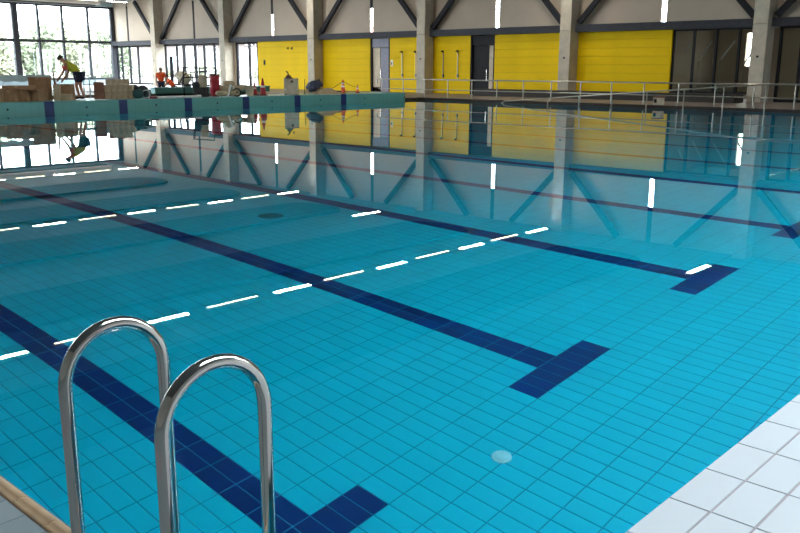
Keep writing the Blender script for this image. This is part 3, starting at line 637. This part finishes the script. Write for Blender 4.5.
# sacks
def sack(x, Y, z, w, h, lb, mm, grp=None, d=.3, seed=1, rz=0, tie=True):
    t = thing('sack', lb, 'sack', on(x, Y, z), FACE+rz, grp)
    MB().blob((0, 0, h*.5+.015), (w/2, d/2, h*.5), 3, .08, .7, seed).build('bag', M[mm], t)
    if tie: MB().lathe([(.05, 0), (.03, .03), (.05, .07)], 10, M=TR(w*.36, 0, h*.72)).build('tie', M[mm], t)
sack(134.5, 27.1, ZT, .42, .42, 'black sack at the right end of the wide block stack', 'bag', seed=4)
sack(138, 26.55, ZT, .34, .30, 'dark teal sack beside the black sack', 'tealbag', seed=5)
sack(143, 27.5, ZT, .36, .40, 'black sack behind the hose coil', 'bag', seed=6)
t = thing('hose_coil', 'grey green hose coil leaning by the dark sacks', 'hose', on(146.5, 26.45), FACE)
for r in range(3): MB().tube([((.15-.022*r)*math.cos(q*PI/12), -.02*r, .16+(.15-.022*r)*math.sin(q*PI/12)) for q in range(25)], .014, 8, cap=False).build('loop', M['tealbag' if r != 1 else 'white'], t)
MB().tube([(.15, 0, .02), (.28, -.05, .02), (.36, 0, .02)], .014, 8).build('tail', M['tealbag'], t)
t = thing('tool_box', 'small red tool box lying by the hose coil', 'tool box', on(153, 26.35), FACE)
MB().box(-.14, .14, -.08, .08, 0, .07, b=.01).build('body', M['red'], t); MB().tube([(-.06, 0, .07), (-.06, 0, .10), (.06, 0, .10), (.06, 0, .07)], .01, 8).build('handle', M['dark'], t)
t = thing('pipe', 'long white plastic pipe lying along the bulkhead', 'pipe', on(174, 26.4), 0)
MB().tube([(-1.0, 0, .04), (1.0, 0, .04)], .04, 12).build('tube', M['white'], t); MB().tube([(.94, 0, .04), (1.1, 0, .04)], .05, 12).build('socket', M['white'], t)
# plate compactor
t = thing('plate_compactor', 'dark plate compactor with bent handle on the bulkhead', 'machine', on(201, 26.9), FACE)
MB().box(-.28, .28, -.2, .2, .0, .06, b=.015).box(-.34, -.26, -.18, .18, .02, .12, b=.01).box(.26, .34, -.18, .18, .02, .12, b=.01).build('base_plate', M['dark'], t)
MB().box(-.24, .24, -.17, .17, .06, .34, b=.03).build('engine', M['dark'], t); MB().lathe([(.12, 0), (.13, .02), (.13, .1), (.1, .12), (.001, .12)], 18, M=TR(-.12, -.12, .42) @ Matrix.Rotation(PI/2, 4, 'X')).build('starter_cover', M['steel'], t)
MB().box(-.05, .2, -.14, .14, .34, .78, b=.03).build('tank', M['stone'], t)
MB().tube([(-.22, .1, .1), (-.30, .1, .6), (-.32, .1, .88), (.4, .1, .92), (.42, .1, .7)], .022, 8).tube([(-.22, -.1, .1), (-.30, -.1, .6), (-.32, -.1, .88)], .022, 8).build('handle', M['dark'], t)
t = thing('drum', 'red plastic drum behind the plate compactor', 'drum', on(215, 27.4), 0)
MB().lathe([(.17, 0), (.185, .04), (.185, .26), (.195, .28), (.185, .30), (.185, .56), (.195, .58), (.185, .60), (.18, .76)], 24).build('shell', M['red'], t); MB().lathe([(.19, .76), (.19, .80), (.15, .815), (.001, .815)], 24).build('lid', M['bag'], t)
names = ['lowest front', 'lowest right', 'upper left', 'upper right', 'topmost', 'rearmost']
for k, (x, Y, z) in enumerate(((222, 26.7, 0), (233, 26.6, 0), (225, 27.3, .16), (239, 27.2, .16), (229, 27.6, .34), (244, 27.5, .18))):
    sack(x, Y, ZT+z, .46, .20, 'beige cement sack, %s of the pile right of the red drum' % names[k], 'cement', 'cement sacks on the bulkhead', .34, 11+k, .2*(-1)**k, tie=False)
t = thing('pipe', 'short white pipe leaning on the cement sacks', 'pipe', on(229, 26.45), FACE)
MB().tube([(-.05, 0, .0), (.06, .06, .40)], .035, 10).build('tube', M['white'], t); MB().tube([(.05, .055, .36), (.065, .063, .44)], .045, 10).build('socket', M['white'], t)
t = thing('bicycle_wheel', 'spoked barrow wheel lying against the cement sacks', 'wheel', on(237, 26.4), FACE)
MB().tube([(.14*math.cos(q*PI/12), 0, .15+.14*math.sin(q*PI/12)) for q in range(25)], .022, 8, cap=False).build('tyre', M['dark'], t); MB().lathe([(.03, -.04), (.03, .04)], 10, M=TR(0, 0, .15) @ Matrix.Rotation(PI/2, 4, 'X')).build('hub', M['steel'], t)
for q in range(6): MB().tube([(0, 0, .15), (.13*math.cos(q*PI/3), 0, .15+.13*math.sin(q*PI/3))], .005, 6).build('spoke', M['rail'], t)
t = thing('bucket', 'pale grey bucket between the cement sacks and the cones', 'bucket', on(250, 26.8), FACE)
MB().lathe([(.13, 0), (.16, .36), (.17, .37), (.155, .37), (.125, .03), (.001, .03)], 20).build('pail', M['cream'], t); MB().tube([(.16*math.cos(q*PI/10), 0, .34-.12*math.sin(q*PI/10)*-1) for q in range(11)], .008, 6).build('bail', M['steel'], t)
def cone(x, Y, h, lb, bands=1):
    t = thing('traffic_cone', lb, 'cone', on(x, Y), FACE, 'traffic cones on the bulkhead')
    MB().box(-h*.26, h*.26, -h*.26, h*.26, 0, .03, b=.01).build('base', M['dark'], t)
    MB().lathe([(h*.2, .03), (h*.035, h), (.001, h)], 20).build('cone_body', M['orange' if bands > 1 else 'red'], t)
    for k in range(bands):
        z0, z1 = h*(.45+.22*k), h*(.57+.22*k); rr_ = lambda z: h*.2+(h*.035-h*.2)*(z-.03)/(h-.03)+.004
        MB().lathe([(rr_(z0), z0), (rr_(z1), z1)], 20).build('band', M['white'], t)
cone(255, 27.2, .52, 'smaller red traffic cone beside the bucket'); cone(263, 26.8, .66, 'larger red traffic cone left of the first yellow wall')
cone(343, 26.8, .58, 'slim red and white cone holding the rope before the yellow wall', 2); cone(357.5, 26.9, .36, 'short red and white cone right of the slim cone', 2)
t = thing('barrier_rope', 'thin dark rope sagging between the cones before the yellow wall', 'rope', (0, 0, 0))
pts = []
for (xa, ya), (xb, yb) in (((326, 90.5), (343, 81)), ((343, 81), (357, 87))):
    for k in range(9):
        q = k/8; p = at(xa+(xb-xa)*q, ya+(yb-ya)*q, Y=26.85); p.z -= .05*math.sin(PI*q); pts.append(p)
MB().tube(pts, .008, 6).build('strand', M['dark'], t)
# beige cabinet with a hat on it
t = thing('cabinet', 'beige metal cabinet with a dark round dial standing on the bulkhead', 'cabinet', on(291.5, 26.7), FACE)
MB().box(-.27, .27, -.2, .2, .02, .64, b=.012).build('body', M['drum'], t); MB().box(-.25, .25, -.212, -.2, .05, .61, b=.004).build('front_door', M['drum'], t)
MB().lathe([(.055, 0), (.05, .03), (.001, .03)], 16, M=TR(.05, -.212, .52) @ Matrix.Rotation(PI/2, 4, 'X')).build('dial', M['knob'], t); MB().box(-.23, -.18, -.225, -.21, .15, .25).build('label_plate', M['white'], t)
for x in (-.22, .22): MB().box(x-.03, x+.03, -.17, .17, 0, .02).build('foot', M['dark'], t)
t = thing('hat', 'brown brimmed hat with a hooked strap lying on the beige cabinet', 'hat', on(289, 26.7, ZT+.645), FACE)
MB().lathe([(.001, .0), (.19, 0), (.2, .012), (.12, .03), (.10, .10), (.05, .13), (.001, .135)], 24).build('crown', M['knob'], t); MB().tube([(0, 0, .13), (-.04, 0, .24), (-.1, 0, .27)], [.03, .025, .03], 8).build('strap', M['knob'], t)
t = thing('broom_stick', 'thin dark stick standing right of the beige cabinet', 'stick', on(304.5, 27.2), FACE)
MB().tube([(0, 0, 0), (.02, .03, .60)], .014, 8).build('shaft', M['dark'], t); MB().lathe([(.03, 0), (.02, .06)], 10).build('ferrule', M['steel'], t)
t = thing('tarpaulin', 'crumpled dark blue tarpaulin on the sand pile before the column', 'tarpaulin', on(317, 27.55, ZT+.09), FACE)
MB().blob((0, 0, .26), (.28, .22, .20), 3, .28, .8, 21, M=Matrix.Rotation(-.4, 4, 'Y')).build('sheet', M['bluebag'], t); MB().blob((-.2, -.05, .06), (.18, .15, .10), 2, .2, .8, 22).build('fold', M['bluebag'], t)
t = thing('sand_pile', 'low beige sand pile on the bulkhead below the blue tarpaulin', 'sand pile', on(328, 26.9), FACE)
MB().lathe([(.52, 0), (.42, .08), (.28, .17), (.12, .23), (.001, .24)], 28).build('heap', M['sand'], t); MB().lathe([(.2, 0), (.12, .08), (.001, .1)], 14, M=TR(-.45, -.1, 0)).lathe([(.16, 0), (.1, .06), (.001, .075)], 14, M=TR(.48, 0, 0)).build('spill', M['sand'], t)
sack(338, 26.75, ZT, .30, .10, 'small dark sack at the foot of the sand pile', 'bag', seed=41, tie=False)

# ------------------------------------------------------------------ cement mixer and board behind the low wall
p = at(184, 84, Y=40.2)
t = thing('cement_mixer', 'cement mixer with cream drum and dark mouth behind the low wall', 'cement mixer', (p.x, p.y, -.30), FACE)
ax = TR(0, 0, 1.15) @ Matrix.Rotation(-.95, 4, 'Y')
MB().lathe([(.001, -.36), (.22, -.34), (.33, -.16), (.34, .02), (.24, .30), (.19, .40)], 26, M=ax).build('drum', M['drum'], t)
MB().lathe([(.19, .395), (.205, .41), (.19, .42), (.15, .40), (.12, .25), (.001, .2)], 26, M=ax).build('mouth', M['dark'], t)
MB().lathe([(.345, -.03), (.36, -.02), (.36, .02), (.345, .03)], 26, M=ax).build('gear_ring', M['steeld'], t)
for y in (-.36, .36): MB().tube([(0, y, 1.15), (0, y, .9), (.0, y*.8, .55)], .03, 8).build('yoke', M['steel'], t)
for x, y in ((-.35, -.3), (-.35, .3), (.35, -.3), (.35, .3)): MB().tube([(0, y*.9, .6), (x, y, .04)], .025, 8).build('leg', M['steel'], t)
for y in (-.36, .36): MB().lathe([(.16, -.03), (.17, 0), (.16, .03)], 18, M=TR(.35, y, .17) @ Matrix.Rotation(PI/2, 4, 'X')).build('wheel', M['dark'], t)
MB().box(.06, .34, -.16, .16, .5, .86, b=.02).build('motor_box', M['steel'], t)
p = at(172.5, 84, Y=43.0)
t = thing('leaning_board', 'tall dark grey board standing between the workers and the mixer', 'board', (p.x, p.y, -.30), FACE)
MB().box(-.09, .09, -.03, .03, 0, 2.3, b=.006).build('plank', M['steel'], t); MB().box(-.09, .09, -.036, -.03, 1.2, 1.24).build('batten', M['steeld'], t)
t = thing('guard_rail', 'dark tubular guard rail behind the plate compactor', 'railing', (at(200, 80, Y=38.6).x, 38.6, -.6), 0)
for x in (-1.0, 0, 1.0): MB().tube([(x, 0, 0), (x, 0, 2.0)], .03, 8).build('post', M['steeld'], t)
for z in (1.5, 1.98): MB().tube([(-1.05, 0, z), (1.05, 0, z)], .03, 8).build('bar', M['steeld'], t)

# stair rail inside the dark glazed room
t = thing('stair_rail', 'row of pale sloping stair rails inside the dark glazed room', 'railing', (0, 0, 0))
for (xa, ya, xb, yb) in ((679, 63, 691, 42), (699, 61, 712, 41), (721, 59, 735, 41), (744, 64, 755, 48)):
    p0, p1 = at(xa, ya, X=37.6), at(xb, yb, X=37.6)
    MB().tube([p0, p1], .04, 8).build('rail', M['white'], t); MB().tube([p0, (p0.x, p0.y, ZD)], .025, 8).build('post', M['rail'], t)
# ------------------------------------------------------------------ outside
t = thing('house', 'pale low house standing beyond the windows behind the cement mixer', 'house', (86, 108, -.05), 0)
MB().box(-5, 5, -34, 34, 0, 5.0).build('wall', M['housewall'], t)
MB().add([(-6, -35, 5), (6, -35, 5), (0, -35, 7), (-6, 35, 5), (6, 35, 5), (0, 35, 7)], [(0,1,2), (3,5,4), (0,2,5,3), (1,4,5,2), (0,3,4,1)]).build('roof', M['brick'], t)
for k in range(11): MB().box(-5.06, -4.95, -31+6*k, -28.6+6*k, 1.2, 3.2).build('window', M['lblue'], t)
struct('ground_outside', MB().box(-60, XN-.3, -60, 140, -.4, -.05).box(XN-.3, 140, YW+.3, 140, -.4, -.05).box(XW+5.2, 140, -60, YW+.3, -.4, -.05).box(XW+.3, XW+5.2, 36.4, YW+.3, -.4, -.05).box(XN-.3, XW+5.2, -60, YN-.3, -.4, -.05), M['yard'])
def tree(x, y, h, r, mm, lb, seed):
    rn = random.Random(seed); t = thing('tree', lb, 'tree', (x, y, -.05), 0, 'trees beyond the windows')
    MB().tube([(0, 0, 0), (.1, 0, h*.3), (0, .1, h*.6)], [r*.10, r*.07, r*.03], 8).build('trunk', M['bark'], t)
    b = MB(); cl = [(rn.uniform(-.6, .6)*r, rn.uniform(-.6, .6)*r, h*rn.uniform(.16, .9), rn.uniform(.35, .6)*r) for _ in range(13)]
    vs, fs = [], []
    for c in cl:
        for _ in range(420):
            d = Vector((rn.gauss(0, 1), rn.gauss(0, 1), rn.gauss(0, .8))).normalized()*c[3]*rn.uniform(.6, 1.05); p_ = Vector(c[:3])+d
            u_ = Vector((rn.gauss(0, 1), rn.gauss(0, 1), rn.gauss(0, 1))).normalized()*.24; v_ = u_.orthogonal().normalized()*.14
            n_ = len(vs); vs += [p_-u_, p_+v_, p_+u_, p_-v_]; fs.append((n_, n_+1, n_+2, n_+3))
    b.add(vs, fs); tag(b.build('foliage', M[mm], t), kind='stuff')
spots = [(29.5, 80, 6.5, 3.2, 'leaf', 'dark tree beyond the window left of the thick mullion'), (35.2, 86, 5.4, 2.9, 'leaf2', 'pale tree behind the bending worker'), (41.8, 92, 5.8, 3.0, 'leaf', 'dark round tree right of the bending worker'),
         (48.6, 96, 6.2, 2.9, 'leaf2', 'pale tree beyond the right panes of the tall window'), (54.5, 99, 6.0, 3.2, 'leaf', 'dark tree seen just left of the window corner post'), (23, 86, 7.0, 3.4, 'leaf2', 'tall pale tree beyond the left picture edge')]
for k, a_ in enumerate(spots): tree(*a_, 50+k)
hedge = ['first bush behind the glazing beside the window corner', 'second bush behind the cement mixer windows', 'third bush behind the cement mixer windows', 'last bush behind the window beside the first yellow wall']
for k in range(4): tree(78, 82+15*k, 1.3, 2.6, 'leaf2', hedge[k], 80+k)
